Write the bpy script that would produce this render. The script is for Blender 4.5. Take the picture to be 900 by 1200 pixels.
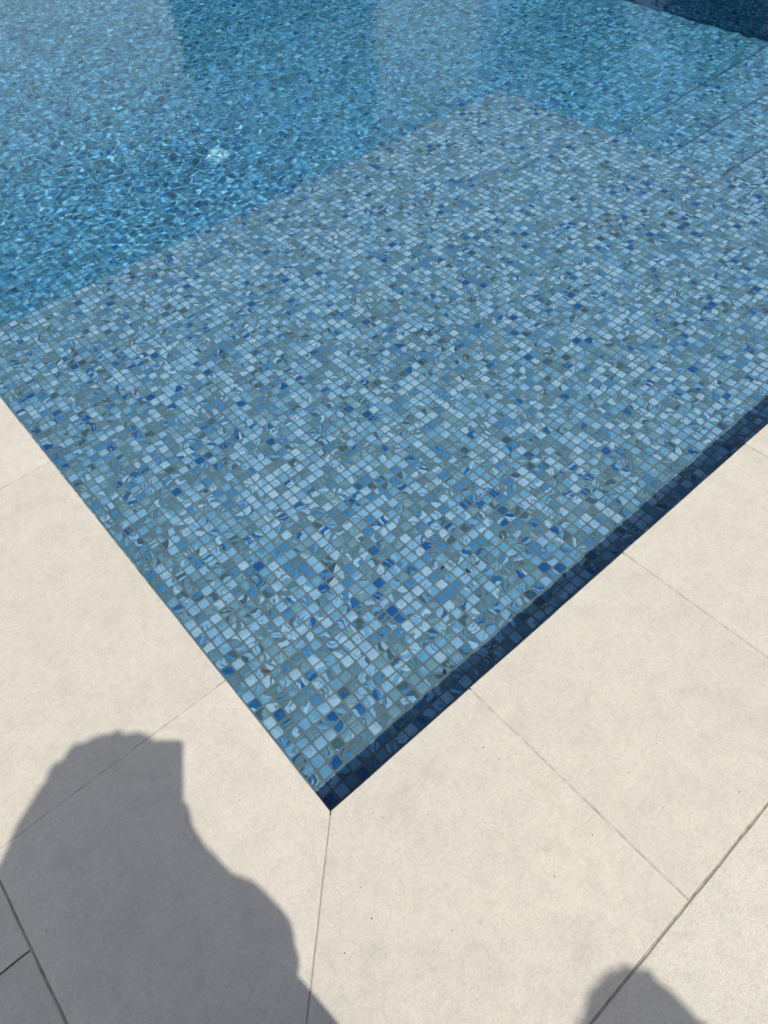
import bpy, bmesh, math, random
import numpy as np
from mathutils import Matrix, Vector

random.seed(7)
rng = np.random.default_rng(7)
SC = bpy.context.scene
COL = SC.collection
for _o in list(bpy.data.objects):
    bpy.data.objects.remove(_o, do_unlink=True)

# ------------------------------------------------------------------ camera
# World: origin at the pool corner on the coping, +X along the right-hand edge,
# +Y along the left-hand edge, Z up, metres.
CAM = Vector((-0.11714, -0.38196, 1.25))
RIGHT = Vector((0.75435494, -0.65399009, -0.05696994))
DOWN = Vector((-0.53761844, -0.56565338, -0.62530206))
FWD = Vector((0.37671611, 0.50232779, -0.77830056))
cam_d = bpy.data.cameras.new('camera')
cam_d.sensor_fit = 'HORIZONTAL'
cam_d.sensor_width = 36.0
cam_d.lens = 846.46 / 900.0 * 36.0
cam_d.clip_start = 0.004
cam_d.clip_end = 6000.0
cam = bpy.data.objects.new('camera', cam_d)
COL.objects.link(cam)
cam.matrix_world = Matrix(((RIGHT.x, -DOWN.x, -FWD.x, CAM.x),
                           (RIGHT.y, -DOWN.y, -FWD.y, CAM.y),
                           (RIGHT.z, -DOWN.z, -FWD.z, CAM.z),
                           (0, 0, 0, 1)))
SC.camera = cam

# ------------------------------------------------------------------ sky, sun, exposure
SUN_DIR = Vector((-0.0178, 0.4619, -0.8868)).normalized()      # direction the light travels
world = bpy.data.worlds.new('World')
SC.world = world
world.use_nodes = True
wn, wl = world.node_tree.nodes, world.node_tree.links
wn.clear()
sky = wn.new('ShaderNodeTexSky')
sky.sky_type = 'NISHITA'
sky.sun_disc = False
sky.sun_elevation = math.asin(-SUN_DIR.z)
sky.sun_rotation = math.pi - math.atan2(-SUN_DIR.x, SUN_DIR.y)
sky.air_density = 1.0
sky.dust_density = 2.6
bgn = wn.new('ShaderNodeBackground')
bgn.inputs['Strength'].default_value = 0.125
wout = wn.new('ShaderNodeOutputWorld')
wl.new(sky.outputs[0], bgn.inputs[0])
wl.new(bgn.outputs[0], wout.inputs[0])

sun_d = bpy.data.lights.new('sun', 'SUN')
sun_d.energy = 3.9
sun_d.angle = math.radians(0.53)
sun_d.color = (1.0, 0.955, 0.89)
sun_d.cycles.is_caustics_light = True
sun = bpy.data.objects.new('sun', sun_d)
COL.objects.link(sun)
sun.rotation_mode = 'QUATERNION'
sun.rotation_quaternion = SUN_DIR.to_track_quat('-Z', 'Y')
sun.location = (0, -6, 12)

SC.view_settings.view_transform = 'Standard'
SC.view_settings.look = 'None'
SC.view_settings.exposure = 0.0
SC.view_settings.gamma = 1.0
SC.view_settings.use_curve_mapping = False
SC.render.engine = 'CYCLES'
SC.cycles.use_denoising = True
SC.cycles.max_bounces = 10
SC.cycles.transmission_bounces = 8
SC.cycles.diffuse_bounces = 4
SC.cycles.caustics_refractive = True
SC.cycles.caustics_reflective = False
SC.cycles.sample_clamp_indirect = 6.0

# ------------------------------------------------------------------ helpers
def tag(o, label=None, cat=None, group=None, kind=None):
    if label: o['label'] = label
    if cat: o['category'] = cat
    if group: o['group'] = group
    if kind: o['kind'] = kind
    return o

def link(o, parent=None):
    COL.objects.link(o)
    if parent is not None:
        o.parent = parent
    return o

def empty(name, loc=(0, 0, 0), parent=None):
    o = bpy.data.objects.new(name, None)
    o.empty_display_size = 0.1
    o.location = loc
    return link(o, parent)

def mesh_obj(name, verts, faces, mat, parent=None, smooth=False):
    me = bpy.data.meshes.new(name)
    me.from_pydata([tuple(v) for v in verts], [], [tuple(f) for f in faces])
    me.materials.append(mat)
    if smooth:
        me.polygons.foreach_set('use_smooth', [True] * len(me.polygons))
    me.update()
    return link(bpy.data.objects.new(name, me), parent)

def fast_mesh(name, co, quads):
    me = bpy.data.meshes.new(name)
    nv, nf = len(co), len(quads)
    me.vertices.add(nv)
    me.vertices.foreach_set('co', np.ascontiguousarray(co, dtype=np.float32).ravel())
    me.loops.add(nf * 4)
    me.loops.foreach_set('vertex_index', np.ascontiguousarray(quads, dtype=np.int32).ravel())
    me.polygons.add(nf)
    me.polygons.foreach_set('loop_start', np.arange(0, nf * 4, 4, dtype=np.int32))
    me.polygons.foreach_set('loop_total', np.full(nf, 4, dtype=np.int32))
    me.update(calc_edges=True)
    return me

class Boxes:
    """collects boxes into one mesh"""
    def __init__(s): s.v, s.f = [], []
    def add(s, x0, x1, y0, y1, z0, z1):
        b = len(s.v)
        s.v += [(x0, y0, z0), (x1, y0, z0), (x1, y1, z0), (x0, y1, z0), (x0, y0, z1), (x1, y0, z1), (x1, y1, z1), (x0, y1, z1)]
        s.f += [(b, b+3, b+2, b+1), (b+4, b+5, b+6, b+7), (b, b+1, b+5, b+4), (b+1, b+2, b+6, b+5), (b+2, b+3, b+7, b+6), (b+3, b, b+4, b+7)]
        return s
    def build(s, name, mat, parent=None): return mesh_obj(name, s.v, s.f, mat, parent)

def box(name, mat, parent, *a): return Boxes().add(*a).build(name, mat, parent)

class NT:
    def __init__(s, name):
        s.m = bpy.data.materials.new(name); s.m.use_nodes = True
        s.n, s.l = s.m.node_tree.nodes, s.m.node_tree.links
        s.n.clear(); s.out = s.n.new('ShaderNodeOutputMaterial')
    def node(s, t, props=None, **inp):
        nd = s.n.new(t)
        for k, v in (props or {}).items(): setattr(nd, k, v)
        for k, v in inp.items():
            key = int(k[1:]) if k[0] == '_' and k[1:].isdigit() else k.replace('_', ' ')
            s.put(nd.inputs[key], v)
        return nd
    def put(s, sock, v):
        if isinstance(v, bpy.types.NodeSocket): s.l.new(v, sock)
        elif isinstance(v, bpy.types.Node): s.l.new(v.outputs[0], sock)
        else: sock.default_value = v
    def math(s, op, a, b=0.0, clamp=False):
        nd = s.n.new('ShaderNodeMath'); nd.operation = op; nd.use_clamp = clamp
        s.put(nd.inputs[0], a); s.put(nd.inputs[1], b); return nd.outputs[0]
    def mix(s, fac, a, b, mode='MIX'):
        nd = s.n.new('ShaderNodeMix'); nd.data_type = 'RGBA'; nd.blend_type = mode
        s.put(nd.inputs[0], fac); s.put(nd.inputs[6], a); s.put(nd.inputs[7], b); return nd.outputs[2]
    def ramp(s, fac, stops, interp='LINEAR'):
        nd = s.n.new('ShaderNodeValToRGB'); nd.color_ramp.interpolation = interp
        el = nd.color_ramp.elements
        el[0].position, el[0].color = stops[0][0], (*stops[0][1], 1)
        el[1].position, el[1].color = stops[1][0], (*stops[1][1], 1)
        for p, c in stops[2:]:
            e = el.new(p); e.color = (*c, 1)
        s.put(nd.inputs[0], fac); return nd.outputs[0]
    def principled(s, **k):
        b = s.node('ShaderNodeBsdfPrincipled', **k)
        s.l.new(b.outputs[0], s.out.inputs['Surface']); return b

def g3(v): return (v, v, v)

# ------------------------------------------------------------------ materials
def tile_material(name, attr_type):
    t = NT(name)
    at = t.node('ShaderNodeAttribute', dict(attribute_type=attr_type, attribute_name='seed'))
    # seeds are whole numbers, rounded again here so that every point of a tile hashes alike
    add = t.node('ShaderNodeVectorMath', dict(operation='ADD'), _0=at.outputs['Vector'], _1=(0.5, 0.5, 0.5))
    flo = t.node('ShaderNodeVectorMath', dict(operation='FLOOR'), _0=add.outputs[0])
    sv = flo.outputs[0]
    tc = t.node('ShaderNodeTexCoord')
    wn1 = t.node('ShaderNodeTexWhiteNoise', dict(noise_dimensions='3D'), Vector=sv)
    sep = t.node('ShaderNodeSeparateColor', _0=wn1.outputs['Color'])
    sv2 = t.node('ShaderNodeVectorMath', dict(operation='ADD'), _0=sv, _1=(31.0, 7.0, 113.0))
    off = t.node('ShaderNodeVectorMath', dict(operation='SCALE'), _0=sv, Scale=0.0137)
    wn2 = t.node('ShaderNodeTexWhiteNoise', dict(noise_dimensions='3D'), Vector=sv2.outputs[0])
    sep2 = t.node('ShaderNodeSeparateColor', _0=wn2.outputs['Color'])
    rot = t.node('ShaderNodeVectorRotate', dict(rotation_type='AXIS_ANGLE'), Vector=tc.outputs['Object'])
    t.put(rot.inputs['Angle'], t.math('MULTIPLY', sep2.outputs[0], 6.283))
    pos = t.node('ShaderNodeVectorMath', dict(operation='ADD'), _0=rot.outputs[0], _1=off.outputs[0])
    # agate-like flow inside one tile: gently warped position
    nz = t.node('ShaderNodeTexNoise', dict(noise_dimensions='3D'), Vector=pos.outputs[0], Scale=30.0, Detail=1.0, Roughness=0.4)
    d0 = t.node('ShaderNodeVectorMath', dict(operation='SUBTRACT'), _0=nz.outputs['Color'], _1=(0.5, 0.5, 0.5))
    d1 = t.node('ShaderNodeVectorMath', dict(operation='SCALE'), _0=d0.outputs[0], Scale=0.050)
    wp = t.node('ShaderNodeVectorMath', dict(operation='ADD'), _0=pos.outputs[0], _1=d1.outputs[0])
    wave = t.node('ShaderNodeTexWave', dict(wave_type='BANDS', wave_profile='SIN'), Vector=wp.outputs[0], Scale=8.0, Distortion=0.0)
    fine = t.node('ShaderNodeTexWave', dict(wave_type='BANDS', wave_profile='SIN'), Vector=wp.outputs[0], Scale=27.0, Distortion=0.0)
    pal = [(0.00, (0.415, 0.610, 0.780)), (0.14, (0.305, 0.535, 0.760)), (0.34, (0.190, 0.415, 0.610)),
           (0.50, (0.205, 0.365, 0.450)), (0.65, (0.140, 0.285, 0.375)), (0.78, (0.085, 0.270, 0.490)),
           (0.895, (0.016, 0.120, 0.350)), (0.945, (0.055, 0.115, 0.165)), (0.97, (0.440, 0.580, 0.650))]
    # sheets differ a little: slow drift of the mix across the pool
    geo = t.node('ShaderNodeNewGeometry')
    drift = t.node('ShaderNodeTexNoise', Vector=geo.outputs['Position'], Scale=4.5, Detail=2.0)
    pick = t.math('ADD', t.math('MULTIPLY', sep.outputs[0], 0.86), t.math('MULTIPLY', t.math('SUBTRACT', drift.outputs['Fac'], 0.30), 0.36), True)
    ca = t.ramp(pick, pal, 'CONSTANT')
    pal2 = [(0.0, (0.145, 0.250, 0.310)), (0.36, (0.190, 0.410, 0.620)), (0.52, (0.440, 0.630, 0.790)),
            (0.74, (0.026, 0.150, 0.370)), (0.84, (0.080, 0.150, 0.185))]
    cb = t.ramp(sep.outputs[1], pal2, 'CONSTANT')
    # how much of the tile is taken by the second glass
    edge = t.node('ShaderNodeMapRange', dict(interpolation_type='SMOOTHSTEP'), Value=wave.outputs['Fac'])
    lo = t.math('ADD', t.math('MULTIPLY', sep2.outputs[1], 1.05), 0.15)
    t.put(edge.inputs['From Min'], lo)
    t.put(edge.inputs['From Max'], t.math('ADD', lo, 0.20))
    c = t.mix(edge.outputs[0], ca, cb)
    # thin streaks
    st = t.node('ShaderNodeMapRange', dict(interpolation_type='SMOOTHSTEP'), Value=fine.outputs['Fac'])
    st.inputs['From Min'].default_value = 0.60; st.inputs['From Max'].default_value = 0.95
    br = t.node('ShaderNodeTexNoise', dict(noise_dimensions='3D'), Vector=wp.outputs[0], Scale=55.0, Detail=1.0)
    bm_ = t.node('ShaderNodeMapRange', dict(interpolation_type='SMOOTHSTEP'), Value=br.outputs['Fac'])
    bm_.inputs['From Min'].default_value = 0.42; bm_.inputs['From Max'].default_value = 0.60
    amt = t.math('MULTIPLY', t.math('MULTIPLY', st.outputs[0], bm_.outputs[0]), t.math('MULTIPLY', t.math('GREATER_THAN', sep2.outputs[2], 0.35), 0.8))
    sc_ = t.ramp(sep.outputs[2], [(0.0, (0.42, 0.55, 0.66)), (0.45, (0.020, 0.095, 0.260)), (0.75, (0.10, 0.18, 0.21))], 'CONSTANT')
    c = t.mix(amt, c, sc_)
    # cloudiness of the glass
    cl = t.node('ShaderNodeTexNoise', dict(noise_dimensions='3D'), Vector=pos.outputs[0], Scale=120.0, Detail=2.0)
    f = t.math('ADD', t.math('MULTIPLY', cl.outputs['Fac'], 0.5), 0.75)
    c = t.mix(1.0, c, t.node('ShaderNodeCombineColor', _0=f, _1=f, _2=f).outputs[0], 'MULTIPLY')
    t.principled(Base_Color=c, Roughness=0.35, IOR=1.14)
    return t.m

M_TILE = tile_material('mosaic_glass_joined', 'GEOMETRY')
M_TILE1 = tile_material('mosaic_glass', 'OBJECT')

def grout_mat():
    t = NT('pool_grout')
    tc = t.node('ShaderNodeTexCoord')
    n = t.node('ShaderNodeTexNoise', Vector=tc.outputs['Object'], Scale=9.0, Detail=5.0)
    c = t.ramp(n.outputs['Fac'], [(0.3, (0.165, 0.200, 0.212)), (0.7, (0.230, 0.260, 0.258))])
    t.principled(Base_Color=c, Roughness=0.9)
    return t.m
M_GROUT = grout_mat()

def stone_mat(name, base, warm, rough_amt):
    t = NT(name)
    tc = t.node('ShaderNodeTexCoord')
    oi = t.node('ShaderNodeObjectInfo')
    shift = t.node('ShaderNodeVectorMath', dict(operation='SCALE'), _0=oi.outputs['Location'], Scale=3.17)
    v = t.node('ShaderNodeVectorMath', dict(operation='ADD'), _0=tc.outputs['Object'], _1=shift.outputs[0]).outputs[0]
    big = t.node('ShaderNodeTexNoise', Vector=v, Scale=3.2, Detail=5.0, Roughness=0.6)
    mid = t.node('ShaderNodeTexNoise', Vector=v, Scale=17.0, Detail=6.0, Roughness=0.65, Distortion=0.4)
    mot = t.node('ShaderNodeTexNoise', Vector=v, Scale=62.0, Detail=5.0, Roughness=0.7, Distortion=0.6)
    grain = t.node('ShaderNodeTexNoise', Vector=v, Scale=190.0, Detail=3.0, Roughness=0.7)
    fine = t.node('ShaderNodeTexNoise', Vector=v, Scale=620.0, Detail=2.0)
    c = t.ramp(big.outputs['Fac'], [(0.30, tuple(x * 0.95 for x in base)), (0.55, base), (0.75, warm)])
    m1 = t.ramp(mid.outputs['Fac'], [(0.30, g3(0.90)), (0.5, g3(0.99)), (0.70, g3(1.04))])
    c = t.mix(1.0, c, m1, 'MULTIPLY')
    m1b = t.ramp(mot.outputs['Fac'], [(0.28, g3(0.91)), (0.5, g3(1.0)), (0.72, g3(1.05))])
    c = t.mix(1.0, c, m1b, 'MULTIPLY')
    m2 = t.ramp(grain.outputs['Fac'], [(0.30, g3(0.88)), (0.5, g3(1.0)), (0.72, g3(1.08))])
    c = t.mix(1.0, c, m2, 'MULTIPLY')
    m3 = t.ramp(fine.outputs['Fac'], [(0.32, g3(0.90)), (0.7, g3(1.07))])
    c = t.mix(1.0, c, m3, 'MULTIPLY')
    # olive-brown stains with a shape of their own
    s1 = t.node('ShaderNodeTexNoise', Vector=v, Scale=8.5, Detail=7.0, Roughness=0.72, Distortion=0.8)
    sm = t.node('ShaderNodeMapRange', dict(interpolation_type='SMOOTHSTEP'), Value=s1.outputs['Fac'])
    sm.inputs['From Min'].default_value = 0.585; sm.inputs['From Max'].default_value = 0.80
    c = t.mix(t.math('MULTIPLY', sm.outputs[0], 0.55), c, (0.31, 0.275, 0.20, 1))
    # pin-prick pores
    vo = t.node('ShaderNodeTexVoronoi', dict(feature='F1'), Vector=v, Scale=26.0, Randomness=1.0)
    pr = t.node('ShaderNodeMapRange', Value=vo.outputs['Distance'])
    pr.inputs['From Min'].default_value = 0.020; pr.inputs['From Max'].default_value = 0.045
    pr.inputs['To Min'].default_value = 1.0; pr.inputs['To Max'].default_value = 0.0
    vs = t.node('ShaderNodeSeparateColor', _0=vo.outputs['Color'])
    pm = t.math('MULTIPLY', pr.outputs[0], t.math('GREATER_THAN', vs.outputs[0], 0.80))
    c = t.mix(t.math('MULTIPLY', pm, 0.65), c, (0.16, 0.14, 0.11, 1))
    # per slab tint
    ti = t.math('ADD', t.math('MULTIPLY', oi.outputs['Random'], 0.07), 0.965)
    c = t.mix(1.0, c, t.node('ShaderNodeCombineColor', _0=ti, _1=ti, _2=ti).outputs[0], 'MULTIPLY')
    bmp = t.node('ShaderNodeBump', Strength=0.35 * rough_amt, Distance=0.002, Height=t.math('ADD', grain.outputs['Fac'], t.math('MULTIPLY', fine.outputs['Fac'], 0.6)))
    t.principled(Base_Color=c, Roughness=0.62, Normal=bmp.outputs[0])
    return t.m
M_COPING = stone_mat('limestone_coping', (0.524, 0.487, 0.404), (0.540, 0.499, 0.411), 0.7)
M_PAVING = stone_mat('limestone_paving', (0.522, 0.487, 0.408), (0.534, 0.495, 0.413), 1.4)

def plain(name, col, rough=0.7, metal=0.0, nscale=30.0, namp=0.2, **k):
    t = NT(name)
    tc = t.node('ShaderNodeTexCoord')
    n = t.node('ShaderNodeTexNoise', Vector=tc.outputs['Object'], Scale=nscale, Detail=4.0)
    c = t.ramp(n.outputs['Fac'], [(0.3, tuple(x * (1 - namp) for x in col)), (0.7, tuple(min(1, x * (1 + namp)) for x in col))])
    t.principled(Base_Color=c, Roughness=rough, Metallic=metal, **k)
    return t.m
M_MORTAR = plain('joint_mortar', (0.40, 0.365, 0.31), 0.95, 0, 60, 0.25)
M_SOIL = plain('joint_dirt', (0.30, 0.265, 0.21), 0.95, 0, 60, 0.35)
M_CONCRETE = plain('concrete', (0.30, 0.29, 0.27), 0.9)
M_GROUND = plain('dry_lawn', (0.07, 0.10, 0.035), 0.95, 0, 1.5, 0.4)
M_DARKSTRIP = plain('dark_strip', (0.095, 0.155, 0.205), 0.4, 0, 60, 0.3)
M_WHITEPL = plain('white_plastic', (0.90, 0.89, 0.88), 0.35, 0, 40, 0.04)
M_DARKHOLE = plain('dark_slot', (0.04, 0.05, 0.06), 0.6)
M_RENDER = plain('pale_render', (0.38, 0.42, 0.46), 0.85, 0, 4, 0.04)
M_DKWALL = plain('dark_timber', (0.035, 0.030, 0.026), 0.6, 0, 12, 0.3)
M_GLASS = plain('dark_glazing', (0.015, 0.020, 0.024), 0.06)
M_LEAF = plain('leaf_green', (0.035, 0.075, 0.020), 0.6, 0, 6, 0.45)
M_BARK = plain('bark', (0.10, 0.075, 0.05), 0.95, 0, 20, 0.35)
M_BROWN = plain('dry_leaf_brown', (0.22, 0.085, 0.035), 0.8, 0, 200, 0.3)
M_BLACKLEAF = plain('dark_leaf', (0.018, 0.018, 0.014), 0.8, 0, 200, 0.3)
M_GRIT = plain('dark_grit', (0.045, 0.037, 0.028), 0.9, 0, 200, 0.4)

def water_mat():
    t = NT('pool_water')
    g = t.node('ShaderNodeBsdfGlass', dict(distribution='GGX'), Roughness=0.0, IOR=1.333)
    t.l.new(g.outputs[0], t.out.inputs['Surface'])
    return t.m
M_WATER = water_mat()
def water_body_mat():
    t = NT('pool_water_absorption')
    v = t.node('ShaderNodeVolumeAbsorption', Color=(0.12, 0.84, 0.99, 1), Density=0.84)
    t.l.new(v.outputs[0], t.out.inputs['Volume'])
    return t.m
M_WATERBODY = water_body_mat()

# ------------------------------------------------------------------ pool dimensions
P = 0.02735                    # mosaic pitch
WL = -0.09                     # water level
XW, YW = 161 * P, 292 * P      # far side, far end
XS, YS = 96 * P, 76 * P        # shelf corner
STEP_Y = [33 * P, 45 * P, 58 * P]
Z0 = -0.32
STEP_Z = [-0.50, -0.68]
ZF = -0.90
CW = 0.468                     # coping width

# ------------------------------------------------------------------ ground and deck
GX0, GX1, GY0, GY1 = -900, 900, -900, 900
DX0, DX1, DY0, DY1 = -5.2, 9.8, -5.4, 11.2
def frame_mesh(name, outer, inner, z0, z1, mat, parent=None):
    (ax0, ax1, ay0, ay1), (bx0, bx1, by0, by1) = outer, inner
    b = Boxes()
    b.add(ax0, ax1, ay0, by0, z0, z1); b.add(ax0, ax1, by1, ay1, z0, z1)
    b.add(ax0, bx0, by0, by1, z0, z1); b.add(bx1, ax1, by0, by1, z0, z1)
    return b.build(name, mat, parent)
tag(frame_mesh('ground', (GX0, GX1, GY0, GY1), (DX0, DX1, DY0, DY1), -0.30, -0.06, M_GROUND), 'flat dry lawn around the paved pool deck', 'ground', kind='structure')

deck = frame_mesh('pool_deck', (DX0, DX1, DY0, DY1), (0.0, XW, 0.0, YW), -0.16, -0.026, M_SOIL)
tag(deck, 'cream stone pool deck with fine joints around the mosaic pool', 'deck', kind='structure')

def slab(name, poly, z0, z1, mat, parent, bevel=0.0015, wob=0.0004, edges=None):
    """prism with a small chamfer and slightly wandering edges"""
    cx = sum(p[0] for p in poly) / len(poly); cy = sum(p[1] for p in poly) / len(poly)
    pts = []
    n = len(poly)
    for i in range(n):
        a, b = Vector(poly[i]), Vector(poly[(i + 1) % n])
        L = (b - a).length; k = max(1, int(L / 0.03))
        nrm = Vector((-(b - a).y, (b - a).x)).normalized()
        for j in range(k):
            w = (random.uniform(-1, 1) * wob) if j else 0.0
            pts.append(a.lerp(b, j / k) + nrm * (w + wob))
    m = len(pts)
    def inset(d):
        r = []
        for i in range(m):
            p0, p1, p2 = pts[i - 1], pts[i], pts[(i + 1) % m]
            n1 = Vector((-(p1 - p0).y, (p1 - p0).x)).normalized(); n2 = Vector((-(p2 - p1).y, (p2 - p1).x)).normalized()
            nn = (n1 + n2); nn = nn / max(0.3, nn.length_squared) * 2
            r.append(p1 + nn * d)
        return r
    rings = [(pts, z0), (pts, z1 - bevel), (inset(bevel * 0.35), z1 - bevel * 0.35), (inset(bevel), z1)]
    v, f = [], []
    for ring, z in rings:
        v += [(q.x - cx, q.y - cy, z) for q in ring]
    for k in range(3):
        for i in range(m):
            j = (i + 1) % m
            f.append((k * m + i, k * m + j, (k + 1) * m + j, (k + 1) * m + i))
    f.append(tuple(3 * m + i for i in range(m)))
    f.append(tuple(reversed(range(m))))
    o = mesh_obj(name, v, f, mat, parent)
    o.location = (cx, cy, 0)
    return o

JG = 0.0008   # half of a hairline coping joint
JO = 0.0013   # half of the outer joint
BN = 0.006    # rounded pool-side edge
# hairline joints are filled with pale mortar close under the surface
# right-hand coping (along X, y from -CW to 0)
xs = [0.329, 0.778] + [0.778 + 0.449 * k for k in range(1, 9)]
OV = 0.0015
slab('coping_stone', [(OV + 0.0009, OV), (-CW + JO + 0.0009, -CW + JO), (xs[0] - JG, -CW + JO), (xs[0] - JG, OV)], -0.026, 0.0, M_COPING, deck)
for a, b in zip(xs[:-1], xs[1:]):
    slab('coping_stone', [(a + JG, OV), (a + JG, -CW + JO), (b - JG, -CW + JO), (b - JG, OV)], -0.026, 0.0, M_COPING, deck)
xe = xs[-1]
slab('coping_stone', [(xe + JG, OV), (xe + JG, -CW + JO), (XW + CW - JO, -CW + JO), (XW - JG, OV)], -0.026, 0.0, M_COPING, deck)
# left-hand coping (along Y, x from -CW to 0)
ys = [0.324, 1.109] + [1.109 + 0.785 * k for k in range(1, 9)]
slab('coping_stone', [(OV, OV + 0.0009), (OV, ys[0] - JG), (-CW + JO, ys[0] - JG), (-CW + JO, -CW + JO + 0.0009)], -0.026, 0.0, M_COPING, deck)
for a, b in zip(ys[:-1], ys[1:]):
    slab('coping_stone', [(OV, a + JG), (OV, b - JG), (-CW + JO, b - JG), (-CW + JO, a + JG)], -0.026, 0.0, M_COPING, deck)
ye = ys[-1]
slab('coping_stone', [(OV, ye + JG), (OV, YW - JG), (-CW + JO, YW + CW - JO), (-CW + JO, ye + JG)], -0.026, 0.0, M_COPING, deck)
# far side and far end
for k in range(10):
    a, b = YW / 10 * k, YW / 10 * (k + 1)
    slab('coping_stone', [(XW - OV, a + JG), (XW + CW - JO, a + JG - (CW - JO if k == 0 else 0)), (XW + CW - JO, b - JG + (CW - JO if k == 9 else 0)), (XW - OV, b - JG)], -0.026, 0.0, M_COPING, deck)
for k in range(6):
    a, b = XW / 6 * k, XW / 6 * (k + 1)
    slab('coping_stone', [(a + JG, YW - OV), (b - JG, YW - OV), (b - JG + (CW - JO if k == 5 else 0), YW + CW - JO), (a + JG - (CW - JO if k == 0 else 0), YW + CW - JO)], -0.026, 0.0, M_COPING, deck)
# pale mortar in the hairline joints
jm = Boxes()
for x in xs: jm.add(x - 0.003, x + 0.003, -CW + 0.003, -0.003, -0.026, -0.0004)
for y in ys: jm.add(-CW + 0.003, -0.003, y - 0.003, y + 0.003, -0.026, -0.0004)
jd = Boxes()
jd.add(-CW - 0.004, XW + CW + 0.004, -CW - 0.004, -CW + 0.004, -0.026, -0.0030)
jd.add(-CW - 0.004, -CW + 0.004, -CW + 0.0045, YW + CW, -0.026, -0.0030)
jd.build('joint_dirt', M_SOIL, deck)
jo = jm.build('joint_mortar', M_MORTAR, deck)
mit = mesh_obj('joint_mortar', [(-0.001, -0.005, -0.02), (-0.005, -0.001, -0.02), (-0.452, -0.448, -0.02), (-0.448, -0.452, -0.02),
                                (-0.001, -0.005, -0.0025), (-0.005, -0.001, -0.0025), (-0.452, -0.448, -0.0030), (-0.448, -0.452, -0.0030)],
               [(4, 5, 6, 7), (0, 3, 2, 1), (0, 1, 5, 4), (1, 2, 6, 5), (2, 3, 7, 6), (3, 0, 4, 7)], M_MORTAR, deck)
# paving beyond the coping
def paving(x0, x1, y0, y1, px, py, ox, oy):
    x = x0 + ox - px * math.ceil(ox / px) if ox else x0
    xa = []
    k = x
    while k < x1 - 1e-6:
        a, b = max(k, x0), min(k + px, x1)
        if b - a > 0.05: xa.append((a, b))
        k += px
    y = y0 + oy - py * math.ceil(oy / py) if oy else y0
    k = y
    while k < y1 - 1e-6:
        c, d = max(k, y0), min(k + py, y1)
        if d - c > 0.05:
            for a, b in xa:
                slab('paving_slab', [(a + 0.0011, c + 0.0011), (b - 0.0011, c + 0.0011), (b - 0.0011, d - 0.0011), (a + 0.0011, d - 0.0011)], -0.026, -0.0004, M_PAVING, deck, 0.002, 0.0006)
        k += py
paving(-CW - 1.6, XW + CW + 1.6, -CW - 1.8, -CW, 0.9, 0.9, 0.168, 0.0)
paving(-CW - 1.6, -CW, -CW, YW + CW, 0.8, 0.8, 0.0, 0.618)
paving(XW + CW, XW + CW + 1.6, -CW, YW + CW, 0.8, 0.8, 0.0, 0.0)
paving(-CW - 1.6, XW + CW + 1.6, YW + CW, YW + CW + 1.6, 0.8, 0.8, 0.0, 0.0)
# ------------------------------------------------------------------ pool basin
def receiver(o):
    o.cycles.is_caustics_receiver = True
    return o

LIFT = 0.0016        # height of tile face above grout
def surf_tiles(o, a, b, n, na, nb, lod):
    """tiles on a plane: origin o, unit axes a, b and normal n; na x nb tiles. Returns co, quads, seed arrays"""
    o, a, b, n = (np.array(q, float) for q in (o, a, b, n))
    ii, jj = np.meshgrid(np.arange(na), np.arange(nb), indexing='ij')
    N = na * nb
    u = (ii.ravel() + 0.5) * P + rng.normal(0, 0.00022, N); v = (jj.ravel() + 0.5) * P + rng.normal(0, 0.00022, N)
    return tiles_at(o, a, b, n, u, v, lod)

SIGN = np.array([(-1, -1), (1, -1), (1, 1), (-1, 1)], float)
def tiles_at(o, a, b, n, u, v, lod):
    N = len(u)
    ang = rng.normal(0, 0.012, N); ca, sa = np.cos(ang), np.sin(ang)
    hw = 0.01178 + rng.normal(0, 0.00018, N)
    tilt = rng.normal(0, 0.018, (N, 2))
    if lod:
        rings = [(1.0, 0.0), (1.0, 0.0009), (0.90, LIFT)]; c_ = 0.78
        S = np.array([(-1, -c_), (-c_, -1), (c_, -1), (1, -c_), (1, c_), (c_, 1), (-c_, 1), (-1, c_)], float)
        top = [(0, 1, 2, 3), (0, 3, 4, 7), (7, 4, 5, 6)]
    else:
        rings = [(1.0, 0.0), (0.94, LIFT)]; S = SIGN; top = [(0, 1, 2, 3)]
    m = len(S)
    co = []
    for s, h in rings:
        cu = S[None, :, 0] * (hw * s)[:, None]; cv = S[None, :, 1] * (hw * s)[:, None]
        ru = cu * ca[:, None] - cv * sa[:, None]; rv = cu * sa[:, None] + cv * ca[:, None]
        hh = h + (ru * tilt[:, :1] + rv * tilt[:, 1:] if h else 0 * ru)
        pu = u[:, None] + ru; pv = v[:, None] + rv
        co.append(o + pu[..., None] * a + pv[..., None] * b + hh[..., None] * n)
    k = len(rings)
    co = np.stack(co, 1).reshape(N * k * m, 3)
    q = []
    for r in range(k - 1):
        for i in range(m):
            j = (i + 1) % m
            q.append((r * m + i, r * m + j, r * m + m + j, r * m + m + i))
    for f4 in top: q.append(tuple((k - 1) * m + i for i in f4))
    q = np.array(q)
    if np.dot(np.cross(a, b), n) < 0: q = q[:, ::-1]
    quads = (np.arange(N)[:, None, None] * (k * m) + q[None]).reshape(-1, 4)
    seed = np.repeat(rng.integers(0, 2000, (N, 3)).astype(float), k * m, axis=0)
    return co, quads, seed

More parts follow.
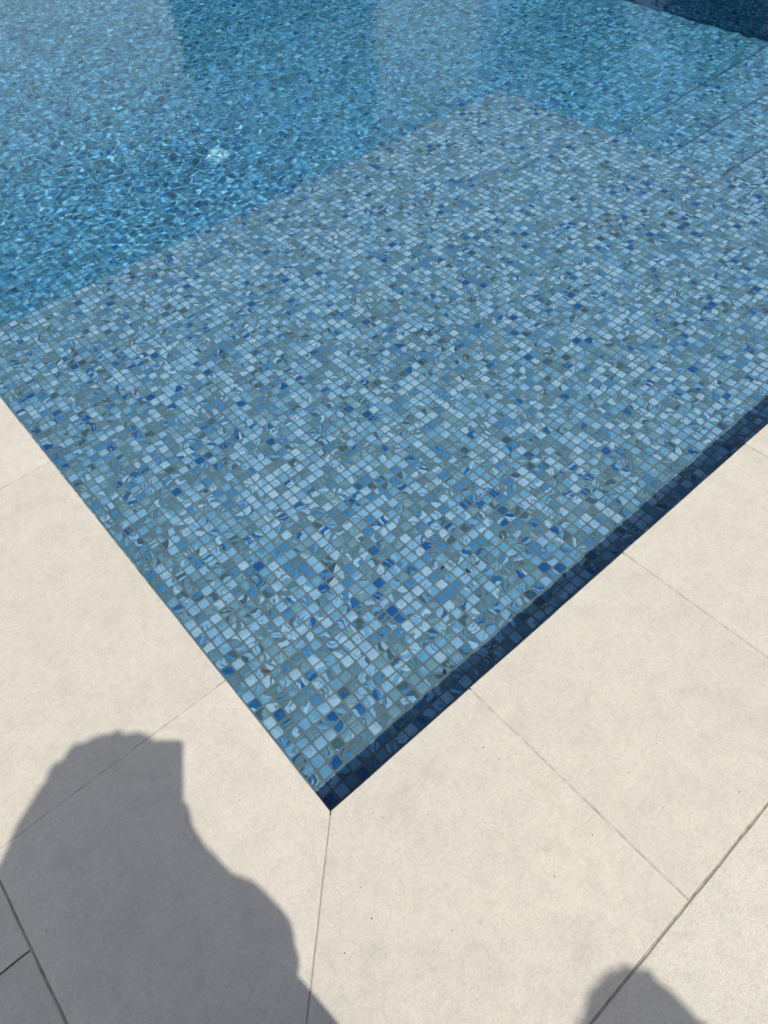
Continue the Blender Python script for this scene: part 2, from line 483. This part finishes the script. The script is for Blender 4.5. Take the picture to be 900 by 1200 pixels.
def tile_part(name, parts, parent, label=None):
    cos, qs, ss, base = [], [], [], 0
    for co, q, s in parts:
        cos.append(co); qs.append(q + base); ss.append(s); base += len(co)
    me = fast_mesh(name, np.concatenate(cos), np.concatenate(qs))
    at = me.attributes.new('seed', 'FLOAT_VECTOR', 'POINT')
    at.data.foreach_set('vector', np.concatenate(ss).astype(np.float32).ravel())
    me.materials.append(M_TILE)
    o = receiver(link(bpy.data.objects.new(name, me), parent))
    tag(o, label, kind='stuff')
    return o

basin = Boxes()
basin.add(-0.15, XW + 0.15, -0.15, YW + 0.15, ZF - 0.15, ZF)                      # floor
basin.add(-0.15, 0.0, -0.15, YW + 0.15, ZF + 0.001, -0.0265)                       # left wall
basin.add(XW, XW + 0.15, -0.15, YW + 0.15, ZF + 0.001, -0.0265)                    # far side wall
basin.add(0.001, XW - 0.001, -0.15, 0.0, ZF + 0.001, -0.0265)                      # near wall
basin.add(0.001, XW - 0.001, YW, YW + 0.15, ZF + 0.001, -0.0265)                   # far end wall
pool = receiver(basin.build('pool_basin', M_GROUT))
tag(pool, 'sunken pool basin lined with blue glass mosaic', 'pool', kind='structure')

shelf_b = Boxes()
shelf_b.add(0.0005, XS, 0.0005, YS, ZF + 0.002, Z0)
shelf_b.add(XS, XW - 0.0005, 0.0005, STEP_Y[0], ZF + 0.002, Z0)
shelf = receiver(shelf_b.build('tanning_shelf', M_GROUT, pool))
tag(shelf, 'shallow underwater shelf of pale blue mosaic at the pool corner')
steps = []
for k in range(2):
    s = box('step', M_GROUT, pool, XS + 0.0005, XW - 0.0005, STEP_Y[k] + 0.0005 * (k + 1), STEP_Y[k + 1], ZF + 0.002, STEP_Z[k])
    steps.append(receiver(s))
    # slim dark strip drawn along each step edge
for k in range(3):
    z = Z0 if k == 0 else STEP_Z[k - 1]
    par = shelf if k == 0 else steps[k - 1]
    nb = box('nosing_strip', M_DARKSTRIP, par, XS + (0.0 if k == 0 else 0.001), XW - 0.001, STEP_Y[k] + 0.0022, STEP_Y[k] + 0.0060, z - 0.014, z + 0.0022)
    receiver(nb)

X, Y, Z = (1, 0, 0), (0, 1, 0), (0, 0, 1)
nX, nY = (-1, 0, 0), (0, -1, 0)
# shelf tiles: the 300 that show largest are objects of their own, the rest one joined part
camxy = np.array([CAM.x, CAM.y])
def shelf_grid(i0, i1, j0, j1):
    ii, jj = np.meshgrid(np.arange(i0, i1), np.arange(j0, j1), indexing='ij')
    return np.stack([ii.ravel(), jj.ravel()], 1)
grid = np.concatenate([shelf_grid(0, 96, 0, 76), shelf_grid(96, 161, 0, 33)])
cen = (grid + 0.5) * P
# a tile is seen when its refracted image is not hidden by the coping; nearest first
def visible(c):
    # straight line from the lens to the point at apparent depth must clear the coping edge
    dz = CAM.z - (WL + (Z0 - WL) / 1.40); t = CAM.z / dz
    g = camxy + (c - camxy) * t
    return (g[:, 0] > 0.006) & (g[:, 1] > 0.006)
vis = visible(cen)
depth = (cen - camxy) @ np.array([FWD.x, FWD.y]) - FWD.z * (CAM.z - Z0)
order = np.argsort(np.where(vis, depth, 1e9))
single = np.zeros(len(grid), bool); single[order[:300]] = True
near = cen[~single]
jit = lambda n: rng.normal(0, 0.00022, n)
o0 = np.array((0, 0, Z0))
co = tiles_at(o0, np.array(X, float), np.array(Y, float), np.array(Z, float), near[:, 0] + jit(len(near)), near[:, 1] + jit(len(near)), 1)
tile_part('mosaic_tiles', [co], shelf, 'small blue and grey marbled glass mosaic tiles covering the shelf')
tco, tq, _ = tiles_at(np.zeros(3), np.array(X, float), np.array(Y, float), np.array(Z, float), np.zeros(1), np.zeros(1), 1)
tme = fast_mesh('mosaic_tile', tco, tq); tme.materials.append(M_TILE1)
for c in cen[single]:
    o = bpy.data.objects.new('mosaic_tile', tme)
    o.location = (c[0] + random.gauss(0, .0002), c[1] + random.gauss(0, .0002), Z0)
    o.rotation_euler = (random.gauss(0, .018), random.gauss(0, .018), random.choice((0, 1, 2, 3)) * math.pi / 2 + random.gauss(0, .012))
    o['seed'] = (float(random.randrange(2000)), float(random.randrange(2000)), float(random.randrange(2000)))
    link(o, shelf); receiver(o)

# steps and their risers, the shelf's own drops
nxs = 161 - 96
ztiles = lambda h: max(1, int(h / P))
tile_part('mosaic_tiles', [surf_tiles((XS, YS, ZF), nX, Z, Y, 96, ztiles(Z0 - ZF), 0),
                           surf_tiles((XS, STEP_Y[0] + 0.01, ZF), Y, Z, X, 42, ztiles(Z0 - ZF), 0)], shelf)
for k in range(2):
    n = round((STEP_Y[k + 1] - STEP_Y[k]) / P)
    tile_part('mosaic_tiles', [surf_tiles((XS, STEP_Y[k], STEP_Z[k]), X, Y, Z, nxs, n, 1)], steps[k])
n4 = round((YS - STEP_Y[2]) / P)
tile_part('mosaic_tiles', [surf_tiles((0, YS, ZF), X, Y, Z, 161, 292 - 76, 0),
                           surf_tiles((XS, STEP_Y[2], ZF), X, Y, Z, nxs, n4, 1),
                           surf_tiles((0, 0, Z0 + 0.002), Y, Z, X, 292, 10, 0),
                           surf_tiles((0, YS, ZF), Y, Z, X, 292 - 76, 21, 0),
                           surf_tiles((XW, 0, Z0 + 0.002), Y, Z, nX, 292, 10, 0),
                           surf_tiles((XW, 33 * P, ZF), Y, Z, nX, 292 - 33, 21, 0),
                           surf_tiles((0, 0, Z0 + 0.002), X, Z, Y, 161, 10, 0),
                           surf_tiles((0, YW, ZF), X, Z, nY, 161, 31, 0)], pool,
          'small blue glass mosaic tiles on the deep floor and the pool walls')

# ------------------------------------------------------------------ water
def build_water():
    x = np.linspace(-0.0008, XW + 0.0008, int(XW / 0.0092))
    y = np.concatenate([np.linspace(-0.0008, 1.3, 95)[:-1], np.linspace(1.3, 5.6, 470)[:-1], np.linspace(5.6, YW + 0.0008, 140)])
    nx, ny = len(x), len(y)
    gx, gy = np.meshgrid(x, y, indexing='ij')
    r = np.random.default_rng(3)
    def waves(n, l0, l1, slope, dir0=None, spread=math.pi):
        h = np.zeros_like(gx)
        for _ in range(n):
            L = math.exp(r.uniform(math.log(l0), math.log(l1))); k = 2 * math.pi / L
            th = r.uniform(-math.pi, math.pi) if dir0 is None else dir0 + r.normal(0, spread)
            h += slope * math.sqrt(2.0 / n) / k * np.sin(k * (gx * math.cos(th) + gy * math.sin(th)) + r.uniform(0, 6.283))
        return h
    dx, dy = gx - 1.35, gy - 2.75
    rad = np.sqrt(dx * dx + dy * dy)
    sm = lambda a, b, t: np.clip((t - a) / (b - a), 0, 1) ** 2 * (3 - 2 * np.clip((t - a) / (b - a), 0, 1))
    jet = np.exp(-(rad / 0.75) ** 2)
    deep = sm(1.6, 2.5, gy)
    far = sm(2.2, 4.5, gy)
    leftish = 1 - 0.75 * sm(1.6, 3.0, gx)
    z = waves(26, 0.22, 0.9, 0.0035)
    z += waves(36, 0.060, 0.16, 0.0085)
    z += waves(60, 0.034, 0.062, 0.025) * jet
    z += waves(30, 0.10, 0.26, 0.010) * jet
    z += waves(50, 0.036, 0.085, 0.0095) * deep * leftish
    z += waves(30, 0.038, 0.11, 0.011, math.pi * 0.33, 0.5) * far * (0.4 + 0.6 * leftish)
    top = np.stack([gx, gy, WL + z], -1).reshape(-1, 3)
    idx = np.arange(nx * ny).reshape(nx, ny)
    q = np.stack([idx[:-1, :-1], idx[1:, :-1], idx[1:, 1:], idx[:-1, 1:]], -1).reshape(-1, 4)
    # closed body: skirt and bottom buried behind the tiles
    ring = np.concatenate([idx[:, 0], idx[-1, 1:], idx[-2::-1, -1], idx[0, -2:0:-1]])
    bot = top[ring].copy(); bot[:, 2] = ZF - 0.02
    n0 = nx * ny; m = len(ring)
    co = np.concatenate([top, bot])
    i = np.arange(m); j = (i + 1) % m
    side = np.stack([ring[j], ring[i], n0 + i, n0 + j], -1)
    me = fast_mesh('water', co, np.concatenate([q, side]))
    bm = bmesh.new(); bm.from_mesh(me); bm.verts.ensure_lookup_table()
    bm.faces.new([bm.verts[n0 + k] for k in range(m)][::-1])
    bm.faces.ensure_lookup_table()
    for f in bm.faces: f.smooth = True
    for e in bm.edges:
        if len(e.link_faces) == 2 and e.calc_face_angle(0) > 0.8: e.smooth = False
    bm.to_mesh(me); bm.free()
    me.materials.append(M_WATER)
    o = link(bpy.data.objects.new('water', me))
    o.cycles.is_caustics_caster = True
    return tag(o, 'clear rippling water filling the blue mosaic pool', 'water', kind='structure')
water = build_water()

# what tints the depths: the body of the water, closed, its sides buried in the walls
wb = box('water_body', M_WATERBODY, water, -0.05, XW + 0.05, -0.05, YW + 0.05, ZF - 0.05, WL + 0.012)

# ------------------------------------------------------------------ small things in and around the pool
def lathe(profile, seg=28):
    v, f = [], []
    for r, z in profile:
        for i in range(seg):
            a = 2 * math.pi * i / seg
            v.append((r * math.cos(a), r * math.sin(a), z))
    for k in range(len(profile) - 1):
        for i in range(seg):
            j = (i + 1) % seg
            f.append((k * seg + i, k * seg + j, (k + 1) * seg + j, (k + 1) * seg + i))
    f.append(tuple((len(profile) - 1) * seg + i for i in range(seg)))
    f.append(tuple(reversed(range(seg))))
    return v, f
fit = empty('floor_inlet', (1.598, 3.033, ZF + 0.0017))
tag(fit, 'round white plastic water inlet fitting on the deep mosaic floor', 'pool inlet')
receiver(mesh_obj('flange', *lathe([(0.050, 0.0), (0.050, 0.006), (0.046, 0.011), (0.036, 0.013)]), M_WHITEPL, fit))
cap = receiver(mesh_obj('cap', *lathe([(0.030, 0.0132), (0.030, 0.022), (0.026, 0.027), (0.014, 0.030), (0.003, 0.031)]), M_WHITEPL, fit))
for i in range(6):
    a = math.pi / 3 * i
    sl = receiver(box('slot', M_DARKHOLE, cap, 0.0295, 0.0310, -0.009, 0.009, 0.0145, 0.0195)); sl.rotation_euler.z = a

def leaf(name, loc, L, W, rz, mat, label, cat='leaf'):
    v, f, n = [], [], 7
    for k in range(n):
        t = k / (n - 1); w = W * math.sin(math.pi * min(0.97, max(0.06, t ** 0.8))) * random.uniform(0.8, 1.15)
        zc = 0.0012 + 0.0016 * math.sin(3 * t + L * 900)
        for s, dz in ((-1, 0.0012), (0, 0.0), (1, 0.0016)):
            v.append((L * (t - 0.5), s * w * 0.5 + 0.12 * L * math.sin(2.4 * t), zc + dz))
    for k in range(n - 1):
        for c in range(2):
            a = k * 3 + c; f.append((a, a + 3, a + 4, a + 1))
    o = mesh_obj(name, v, f, mat, None, True)
    o.location = loc; o.rotation_euler.z = rz
    m = o.modifiers.new('thick', 'SOLIDIFY'); m.thickness = 0.0006
    if loc[2] < -0.1: receiver(o)
    return tag(o, label, cat, 'bits of leaf lying in the pool')
zt = Z0 + LIFT + 0.0004
leaf('leaf_fragment', (0.348, 1.459, zt), 0.026, 0.009, 0.6, M_BROWN, 'reddish brown leaf fragment under water towards the left edge of the shelf')
leaf('leaf_fragment', (0.108, 0.418, zt), 0.022, 0.009, 2.2, M_BROWN, 'curled brown leaf fragment under water close to the left coping')
leaf('leaf_fragment', (0.598, 0.346, zt), 0.015, 0.005, 0.2, M_BLACKLEAF, 'smaller left one of two black specks of leaf on the shelf')
leaf('leaf_fragment', (0.637, 0.298, zt), 0.019, 0.006, 1.5, M_BLACKLEAF, 'longer right one of two black specks of leaf on the shelf')
leaf('leaf_fragment', (0.407, 0.142, zt), 0.014, 0.006, 0.9, M_BLACKLEAF, 'black speck of leaf at the edge of the coping shadow near the corner')

# grit on the deck
def grit():
    spots = [(0.266, -0.04), (0.268, -0.094), (0.274, -0.126), (0.119, -0.111), (0.181, -0.184), (0.295, -0.311), (0.494, -0.289), (0.453, -0.372), (0.526, -0.428), (0.413, -0.361), (0.203, -0.311), (-0.253, 0.365), (-0.17, 0.237), (-0.103, 0.119), (0.053, -0.049), (0.06, -0.065), (-0.049, -0.166), (-0.109, -0.174), (-0.281, 0.646), (-0.276, 0.569), (-0.138, 0.738), (-0.151, 0.79), (-0.031, 0.957), (-0.44, 0.157), (0.817, -0.206), (0.741, -0.263), (0.07, -0.378), (0.032, -0.259), (0.406, -0.434)]
    for _ in range(240):
        if random.random() < 0.5: spots.append((random.uniform(-2, 4.4), random.uniform(-1.9, -0.02)))
        else: spots.append((random.uniform(-1.9, -0.02), random.uniform(-0.4, 6.0)))
    v, f = [], []
    for i, (x, y) in enumerate(spots):
        s = random.uniform(0.0009, 0.0018) if i < 29 else random.choice((0.0006, 0.0008, 0.0009))
        e = random.uniform(0.4, 1.0); a = random.uniform(0, 3.14); b = len(v)
        for k in range(5):
            t = a + 6.283 * k / 5; r = s * random.uniform(0.7, 1.2)
            px, py = r * math.cos(t), r * e * math.sin(t)
            v.append((x + px * math.cos(a) - py * math.sin(a), y + px * math.sin(a) + py * math.cos(a), 0.0001))
        v.append((x, y, s * 0.5 + 0.0001))
        for k in range(5): f.append((b + k, b + (k + 1) % 5, b + 5))
        f.append((b + 4, b + 3, b + 2, b + 1, b))
    return tag(mesh_obj('grit', v, f, M_GRIT), 'scattered dark specks of grit on the cream coping', 'grit', kind='stuff')
grit()

# ------------------------------------------------------------------ people whose shadows fall on the deck
def ico(bm, c, r, rot=None, sub=2):
    m = Matrix.Translation(Vector(c)) @ (rot.to_4x4() if rot else Matrix.Identity(4)) @ Matrix.Diagonal((*r, 1.0) if hasattr(r, '__len__') else (r, r, r, 1.0))
    bmesh.ops.create_icosphere(bm, subdivisions=sub, radius=1.0, matrix=m)

def limb(bm, pts, seg=12):
    """closed tapered tube through (point, radius) pairs with round ends"""
    for (a, ra), (b, rb) in zip(pts[:-1], pts[1:]):
        a, b = Vector(a), Vector(b); d = b - a
        q = d.to_track_quat('Z', 'X').to_matrix().to_4x4()
        bmesh.ops.create_cone(bm, cap_ends=True, segments=seg, radius1=ra, radius2=rb, depth=d.length, matrix=Matrix.Translation((a + b) / 2) @ q)
    for p, r in pts: ico(bm, p, r)

def remeshed(name, bm, mat, parent, voxel, smooth=4):
    me = bpy.data.meshes.new(name); bm.to_mesh(me); bm.free(); me.materials.append(mat)
    o = link(bpy.data.objects.new(name, me), parent)
    r = o.modifiers.new('skin', 'REMESH'); r.mode = 'VOXEL'; r.voxel_size = voxel; r.use_smooth_shade = True
    s = o.modifiers.new('smooth', 'SMOOTH'); s.iterations = smooth; s.factor = 0.5
    return o

M_SKIN = plain('skin', (0.42, 0.25, 0.17), 0.5, 0, 30, 0.06)
M_HAIR = plain('hair', (0.025, 0.016, 0.010), 0.5, 0, 80, 0.3)
M_SHIRT1 = plain('shirt_cotton', (0.30, 0.33, 0.38), 0.9, 0, 60, 0.08)
M_SHIRT2 = plain('shirt_linen', (0.50, 0.47, 0.42), 0.9, 0, 60, 0.08)
M_SHORTS = plain('shorts_cotton', (0.05, 0.06, 0.09), 0.9, 0, 60, 0.1)
M_EYE = plain('eye', (0.03, 0.02, 0.015), 0.2)
M_PHONE = plain('phone_case', (0.02, 0.02, 0.022), 0.4)
M_SCREEN = plain('phone_screen', (0.01, 0.01, 0.012), 0.1)

def person(name, head, face, label, shirt, hand_r=None, elbow_r=None, hand_l=None, elbow_l=None, k=1.0, fingers=None, shift=(0, 0), long_hair=False, r_drop=(0, 0, 0)):
    """standing figure; head = centre of the head, face = horizontal direction it faces"""
    F = Vector((face[0], face[1], 0)).normalized(); Rr = Vector((F.y, -F.x, 0)); U = Vector((0, 0, 1))
    H = Vector(head)
    base = Vector((H.x, H.y, 0)) - F * 0.06
    root = empty(name, base)
    tag(root, label, 'person')
    Hb = Vector((H.x + shift[0], H.y + shift[1], 0))
    def W(f, r, z): return Hb + F * f * k + Rr * r * k + U * z - base
    hz = H.z
    def Z_(z): return z / 1.52 * hz            # heights were laid out for a head centre at 1.52
    b = bmesh.new()
    rotF = Matrix((Rr, F, U)).transposed()
    hc = H - base
    ico(b, hc, (0.074 * k, 0.094 * k, 0.112 * k), rotF, 3)
    ico(b, hc + F * 0.028 * k - U * 0.062 * k, (0.054 * k, 0.062 * k, 0.050 * k), rotF)       # jaw
    ico(b, hc + F * 0.098 * k - U * 0.022 * k, (0.014 * k, 0.020 * k, 0.024 * k), rotF)       # nose
    ico(b, hc + F * 0.086 * k - U * 0.058 * k, (0.024 * k, 0.012 * k, 0.009 * k), rotF)       # mouth
    for s in (-1, 1):
        ico(b, hc + Rr * s * 0.078 * k - U * 0.012 * k, (0.011 * k, 0.022 * k, 0.032 * k), rotF)  # ears
    limb(b, [(hc - U * 0.08 * k, 0.050 * k), (W(-0.05, 0, Z_(1.31)), 0.055 * k)])
    ico(b, W(-0.05, 0, Z_(1.20)), (0.165 * k, 0.105 * k, 0.17), rotF, 3)
    ico(b, W(-0.05, 0, Z_(1.04)), (0.145 * k, 0.098 * k, 0.17), rotF, 3)
    ico(b, W(-0.06, 0, Z_(0.88)), (0.165 * k, 0.112 * k, 0.13), rotF, 3)
    sh = {s: W(-0.05, s * 0.175, Z_(1.285)) for s in (-1, 1)}
    sh[1] = sh[1] + Vector(r_drop)
    def arm(s, elbow, hand):
        if elbow is None:
            e, h = W(-0.06, s * 0.23, Z_(1.02)), W(0.02, s * 0.24, Z_(0.80))
        else:
            e, h = Vector(elbow) - base, Vector(hand) - base
        limb(b, [(sh[s], 0.050 * k), (sh[s].lerp(e, 0.5), 0.044 * k), (e, 0.037 * k), (e.lerp(h, 0.4), 0.036 * k), (h, 0.025 * k)])
        return e, h
    limb(b, [(W(-0.05, -0.06, Z_(1.31)), 0.05 * k), (sh[-1], 0.052 * k)]); limb(b, [(W(-0.05, 0.06, Z_(1.31)), 0.05 * k), (sh[1], 0.052 * k)])
    arms = {1: arm(1, elbow_r, hand_r), -1: arm(-1, elbow_l, hand_l)}
    for s in (-1, 1):
        hp, kn, an = W(-0.06, s * 0.085, Z_(0.84)), W(-0.045, s * 0.095, Z_(0.46)), W(-0.08, s * 0.10, 0.08)
        limb(b, [(hp, 0.082 * k), (hp.lerp(kn, 0.5), 0.072 * k), (kn, 0.052 * k), (kn.lerp(an, 0.35), 0.053 * k), (an, 0.034 * k)])
        limb(b, [(W(-0.11, s * 0.10, 0.032), 0.031), (W(0.0, s * 0.108, 0.032), 0.030), (W(0.085, s * 0.115, 0.022), 0.021)])
        for t in range(5): ico(b, W(0.112 - 0.007 * t, s * (0.088 + 0.016 * t), 0.013), (0.008, 0.014, 0.011), rotF)
    # hands: palm, four fingers and a thumb each
    for s in (-1, 1):
        e, h = arms[s]
        if s == 1 and fingers: fingers(b, e, h, base); continue
        if s == -1 and fingers and hand_l is not None: fingers(b, e, h, base, True); continue
        d = (h - e).normalized(); side = F
        ico(b, h + d * 0.045, (0.016, 0.040, 0.050), rotF)
        for t in range(4):
            p0 = h + d * 0.080 + side * (0.030 - 0.020 * t); L = (0.068, 0.076, 0.071, 0.056)[t]
            limb(b, [(p0, 0.0095), (p0 + d * L * 0.5 - Rr * s * 0.006, 0.0088), (p0 + d * L * 0.9 - Rr * s * 0.022, 0.0076)], 8)
        p0 = h + d * 0.030 + side * 0.034
        limb(b, [(p0, 0.0115), (p0 + d * 0.030 + side * 0.020, 0.0100), (p0 + d * 0.056 + side * 0.022 - Rr * s * 0.01, 0.0085)], 8)
    body = remeshed('body', b, M_SKIN, root, 0.0062, 3)
    for s in (-1, 1):
        e = bmesh.new(); ico(e, hc + F * 0.083 * k + Rr * s * 0.031 * k + U * 0.006 * k, 0.011 * k)
        remeshed('eye', e, M_EYE, root, 0.003, 1)
    hb = bmesh.new()
    ico(hb, hc + U * 0.024 * k - F * 0.022 * k, (0.086 * k, 0.098 * k, 0.108 * k), rotF, 3)
    ico(hb, hc - U * 0.045 * k - F * 0.055 * k, (0.078 * k, 0.052 * k, 0.090 * k), rotF, 2)
    if long_hair:
        sd = -Rr
        limb(hb, [(hc - F * 0.03 + sd * 0.03, 0.090), (hc - F * 0.05 + sd * 0.095 - U * 0.10, 0.085), (hc - F * 0.05 + sd * 0.16 - U * 0.19, 0.06)])
        limb(hb, [(hc - F * 0.03 + Rr * 0.02, 0.080), (hc - F * 0.07 + Rr * 0.05 - U * 0.12, 0.070), (hc - F * 0.08 + Rr * 0.07 - U * 0.22, 0.05)])
        ico(hb, hc + U * 0.055 + F * 0.035 + Rr * 0.060, (0.044, 0.044, 0.040))
    for _ in range(26):
        a = random.uniform(0, 6.283); u = random.uniform(0.1, 1.0)
        ico(hb, hc + U * (0.024 + 0.095 * u) * k - F * 0.022 * k + (Rr * math.cos(a) * 0.080 + F * math.sin(a) * 0.088) * k * math.sqrt(max(0, 1 - u * u * 0.8)), random.uniform(0.014, 0.024) * k, None, 1)
    remeshed('hair', hb, M_HAIR, root, 0.006, 2)
    t = bmesh.new()
    ico(t, W(-0.05, 0, Z_(1.19)), (0.180 * k, 0.120 * k, 0.18), rotF, 3)
    ico(t, W(-0.05, 0, Z_(1.04)), (0.165 * k, 0.116 * k, 0.19), rotF, 3)
    ico(t, W(-0.055, 0, Z_(0.90)), (0.178 * k, 0.124 * k, 0.10), rotF, 3)
    for s in (-1, 1):
        e, h = arms[s]
        limb(t, [(W(-0.05, s * 0.07, Z_(1.305)), 0.056 * k), (sh[s], 0.062 * k), (sh[s].lerp(e, 0.55), 0.060 * k)])
    remeshed('shirt', t, shirt, root, 0.008, 4)
    t = bmesh.new()
    ico(t, W(-0.06, 0, Z_(0.86)), (0.176 * k, 0.122 * k, 0.11), rotF, 3)
    for s in (-1, 1):
        hp, kn = W(-0.06, s * 0.088, Z_(0.82)), W(-0.045, s * 0.097, Z_(0.50))
        limb(t, [(hp, 0.094 * k), (kn, 0.086 * k)])
    remeshed('shorts', t, M_SHORTS, root, 0.008, 4)
    return root

# the phone the picture is taken with; the lens sits at the camera
PH_C = CAM - FWD * 0.0065 - RIGHT * 0.0215 + DOWN * 0.0565
phone = empty('phone', PH_C)
tag(phone, 'slim dark phone held by the photographer, cast as a square shadow corner', 'phone')
RM = Matrix((RIGHT, DOWN, FWD)).transposed().to_4x4()
def phone_part(name, mat, parent, hw, hh, z0, z1, cx=0, cy=0, rad=0.005):
    prof = []
    for sx, sy, a0 in ((1, 1, 0), (-1, 1, 90), (-1, -1, 180), (1, -1, 270)):
        for j in range(5):
            a = math.radians(a0 + 22.5 * j)
            prof.append((cx + sx * (hw - rad) + rad * math.cos(a), cy + sy * (hh - rad) + rad * math.sin(a)))
    n = len(prof)
    v = [RM @ Vector((x, y, z0)) for x, y in prof] + [RM @ Vector((x, y, z1)) for x, y in prof]
    f = [(i, (i + 1) % n, n + (i + 1) % n, n + i) for i in range(n)] + [tuple(range(n))[::-1], tuple(n + i for i in range(n))]
    return mesh_obj(name, v, f, mat, parent)
phone_part('case', M_PHONE, phone, 0.0375, 0.0775, -0.0045, 0.0035)
phone_part('screen', M_SCREEN, phone, 0.0350, 0.0750, -0.0053, -0.0046)
phone_part('lens_ring', M_DARKHOLE, phone, 0.0075, 0.0075, 0.0036, 0.0046, 0.0215, -0.0565 + 0.03, 0.0074)

def grip(b, e, h, base, left=False):
    """hand closed round the lower edge of the phone"""
    c = PH_C - base
    sx = -1 if left else 1
    palm = c + RIGHT * sx * (0.031 if left else 0.036) + DOWN * 0.058 - FWD * 0.012
    limb(b, [(h, 0.025), (palm + DOWN * 0.012, 0.021), (palm - DOWN * 0.010, 0.019)], 10)
    for t in range(4):
        p0 = palm + DOWN * (-0.018 + 0.017 * t) + RIGHT * sx * 0.004 + FWD * 0.006
        L = (0.9, 1.0, 0.95, 0.8)[t]
        limb(b, [(p0, 0.0092), (p0 + FWD * 0.018 * L - RIGHT * sx * 0.002, 0.0088), (p0 + FWD * 0.022 - RIGHT * sx * 0.024 * L, 0.0080), (p0 + FWD * 0.021 - RIGHT * sx * 0.040 * L, 0.0074)], 8)
    p0 = palm + DOWN * 0.004 - FWD * 0.006
    limb(b, [(p0, 0.0120), (p0 - FWD * 0.012 - RIGHT * sx * 0.018 - DOWN * 0.022, 0.0104), (p0 - FWD * 0.006 - RIGHT * sx * 0.034 - DOWN * 0.040, 0.0090)], 8)

grp_r = PH_C + RIGHT * 0.064 + DOWN * 0.105 - FWD * 0.03
grp_l = PH_C - RIGHT * 0.045 + DOWN * 0.105 - FWD * 0.03
person('person', (-0.240, -0.490, 1.50), (0.60, 0.80), 'photographer standing at the pool corner, whose large shadow lies on the left of the deck', M_SHIRT1,
       hand_r=grp_r, elbow_r=(-0.176, -0.612, 0.955), hand_l=grp_l, elbow_l=(-0.495, -0.43, 0.90), fingers=grip, shift=(-0.045, -0.008), long_hair=True, r_drop=(-0.012, -0.025, -0.035))
person('person', (0.166, -1.330, 1.50), (0.45, 0.90), 'second bystander on the deck whose small head shadow shows at the bottom right', M_SHIRT2, k=1.0)

# ------------------------------------------------------------------ what the water mirrors: villa and trees beyond the far end
villa = empty('villa', (7.5, 12.0, -0.06))
tag(villa, 'pale rendered villa beyond the pool, mirrored as light bands in the water', 'house')
def vb(name, mat, par, x0, x1, y0, y1, z0, z1): return box(name, mat, par, x0 - 7.5, x1 - 7.5, y0 - 12, y1 - 12, z0 + 0.06, z1 + 0.06)
w1 = vb('wing', M_RENDER, villa, -3.0, 5.9, 12.0, 19.0, -0.06, 3.75)
vb('parapet', M_RENDER, w1, -3.05, 5.95, 11.95, 12.25, 3.75, 3.95)
w2 = vb('tower', M_RENDER, villa, 10.0, 12.9, 12.0, 19.0, -0.06, 5.8)
vb('parapet', M_RENDER, w2, 9.95, 12.95, 11.95, 12.25, 5.8, 6.0)
vb('veranda_back_wall', M_DKWALL, villa, 5.9, 10.0, 14.5, 15.0, -0.06, 3.2)
rf = vb('veranda_roof', M_DKWALL, villa, 5.9, 10.0, 12.1, 15.2, 3.2, 3.5)
for i in range(4):
    g = vb('glazed_door', M_GLASS, villa, 6.0 + 0.98 * i, 6.9 + 0.98 * i, 14.43, 14.497, 0.0, 2.6)
    vb('door_frame', M_DKWALL, g, 6.43 + 0.98 * i, 6.47 + 0.98 * i, 14.40, 14.428, 0.0, 2.6)

def leaves(name, c, r, n, size, mat, parent):
    d = rng.normal(size=(n, 3)); d /= np.linalg.norm(d, axis=1)[:, None]
    cl = rng.normal(size=(60, 3)); cl /= np.linalg.norm(cl, axis=1)[:, None]; cl *= rng.uniform(0.35, 0.95, (60, 1))
    ctr = cl[rng.integers(0, 60, n)] + d * (rng.random(n) ** 0.5 * 0.30)[:, None]
    ctr = ctr * np.array(r) + np.array(c)
    a = rng.normal(size=(n, 3)); a /= np.linalg.norm(a, axis=1)[:, None]
    b = np.cross(a, rng.normal(size=(n, 3))); b /= np.linalg.norm(b, axis=1)[:, None]
    s = size * rng.uniform(0.6, 1.3, (n, 1))
    v = np.stack([ctr - a * s, ctr + b * s * 0.45, ctr + a * s, ctr - b * s * 0.45], 1).reshape(-1, 3)
    me = fast_mesh(name, v, np.arange(n * 4).reshape(-1, 4)); me.materials.append(mat)
    return link(bpy.data.objects.new(name, me), parent)
TREES = [(14.6, 11.0, 6.2, 1.5, 'tall dark tree right of the villa tower'), (16.4, 8.2, 5.4, 1.6, 'broad dark tree beyond the far side of the pool'),
         (15.6, 5.2, 5.0, 1.5, 'lower dark tree beyond the pool steps')]
for x, y, h, r, lab in TREES:
    t = empty('tree', (x, y, -0.06)); tag(t, lab, 'tree', 'trees beyond the pool')
    b = bmesh.new(); limb(b, [((0, 0, 0), 0.16), ((0.05, 0.03, h * 0.3), 0.12), ((0.0, 0.06, h * 0.7), 0.06)], 10)
    for q in range(5):
        a = q * 1.257; limb(b, [((0.03, 0.03, h * (0.3 + 0.05 * q)), 0.06), ((math.cos(a) * r * 0.6, math.sin(a) * r * 0.6, h * (0.5 + 0.06 * q)), 0.025)], 8)
    me = bpy.data.meshes.new('trunk'); b.to_mesh(me); b.free(); me.materials.append(M_BARK); link(bpy.data.objects.new('trunk', me), t)
    leaves('crown', (0, 0, h * 0.62), (r, r, h * 0.42), 9000, 0.11, M_LEAF, t)
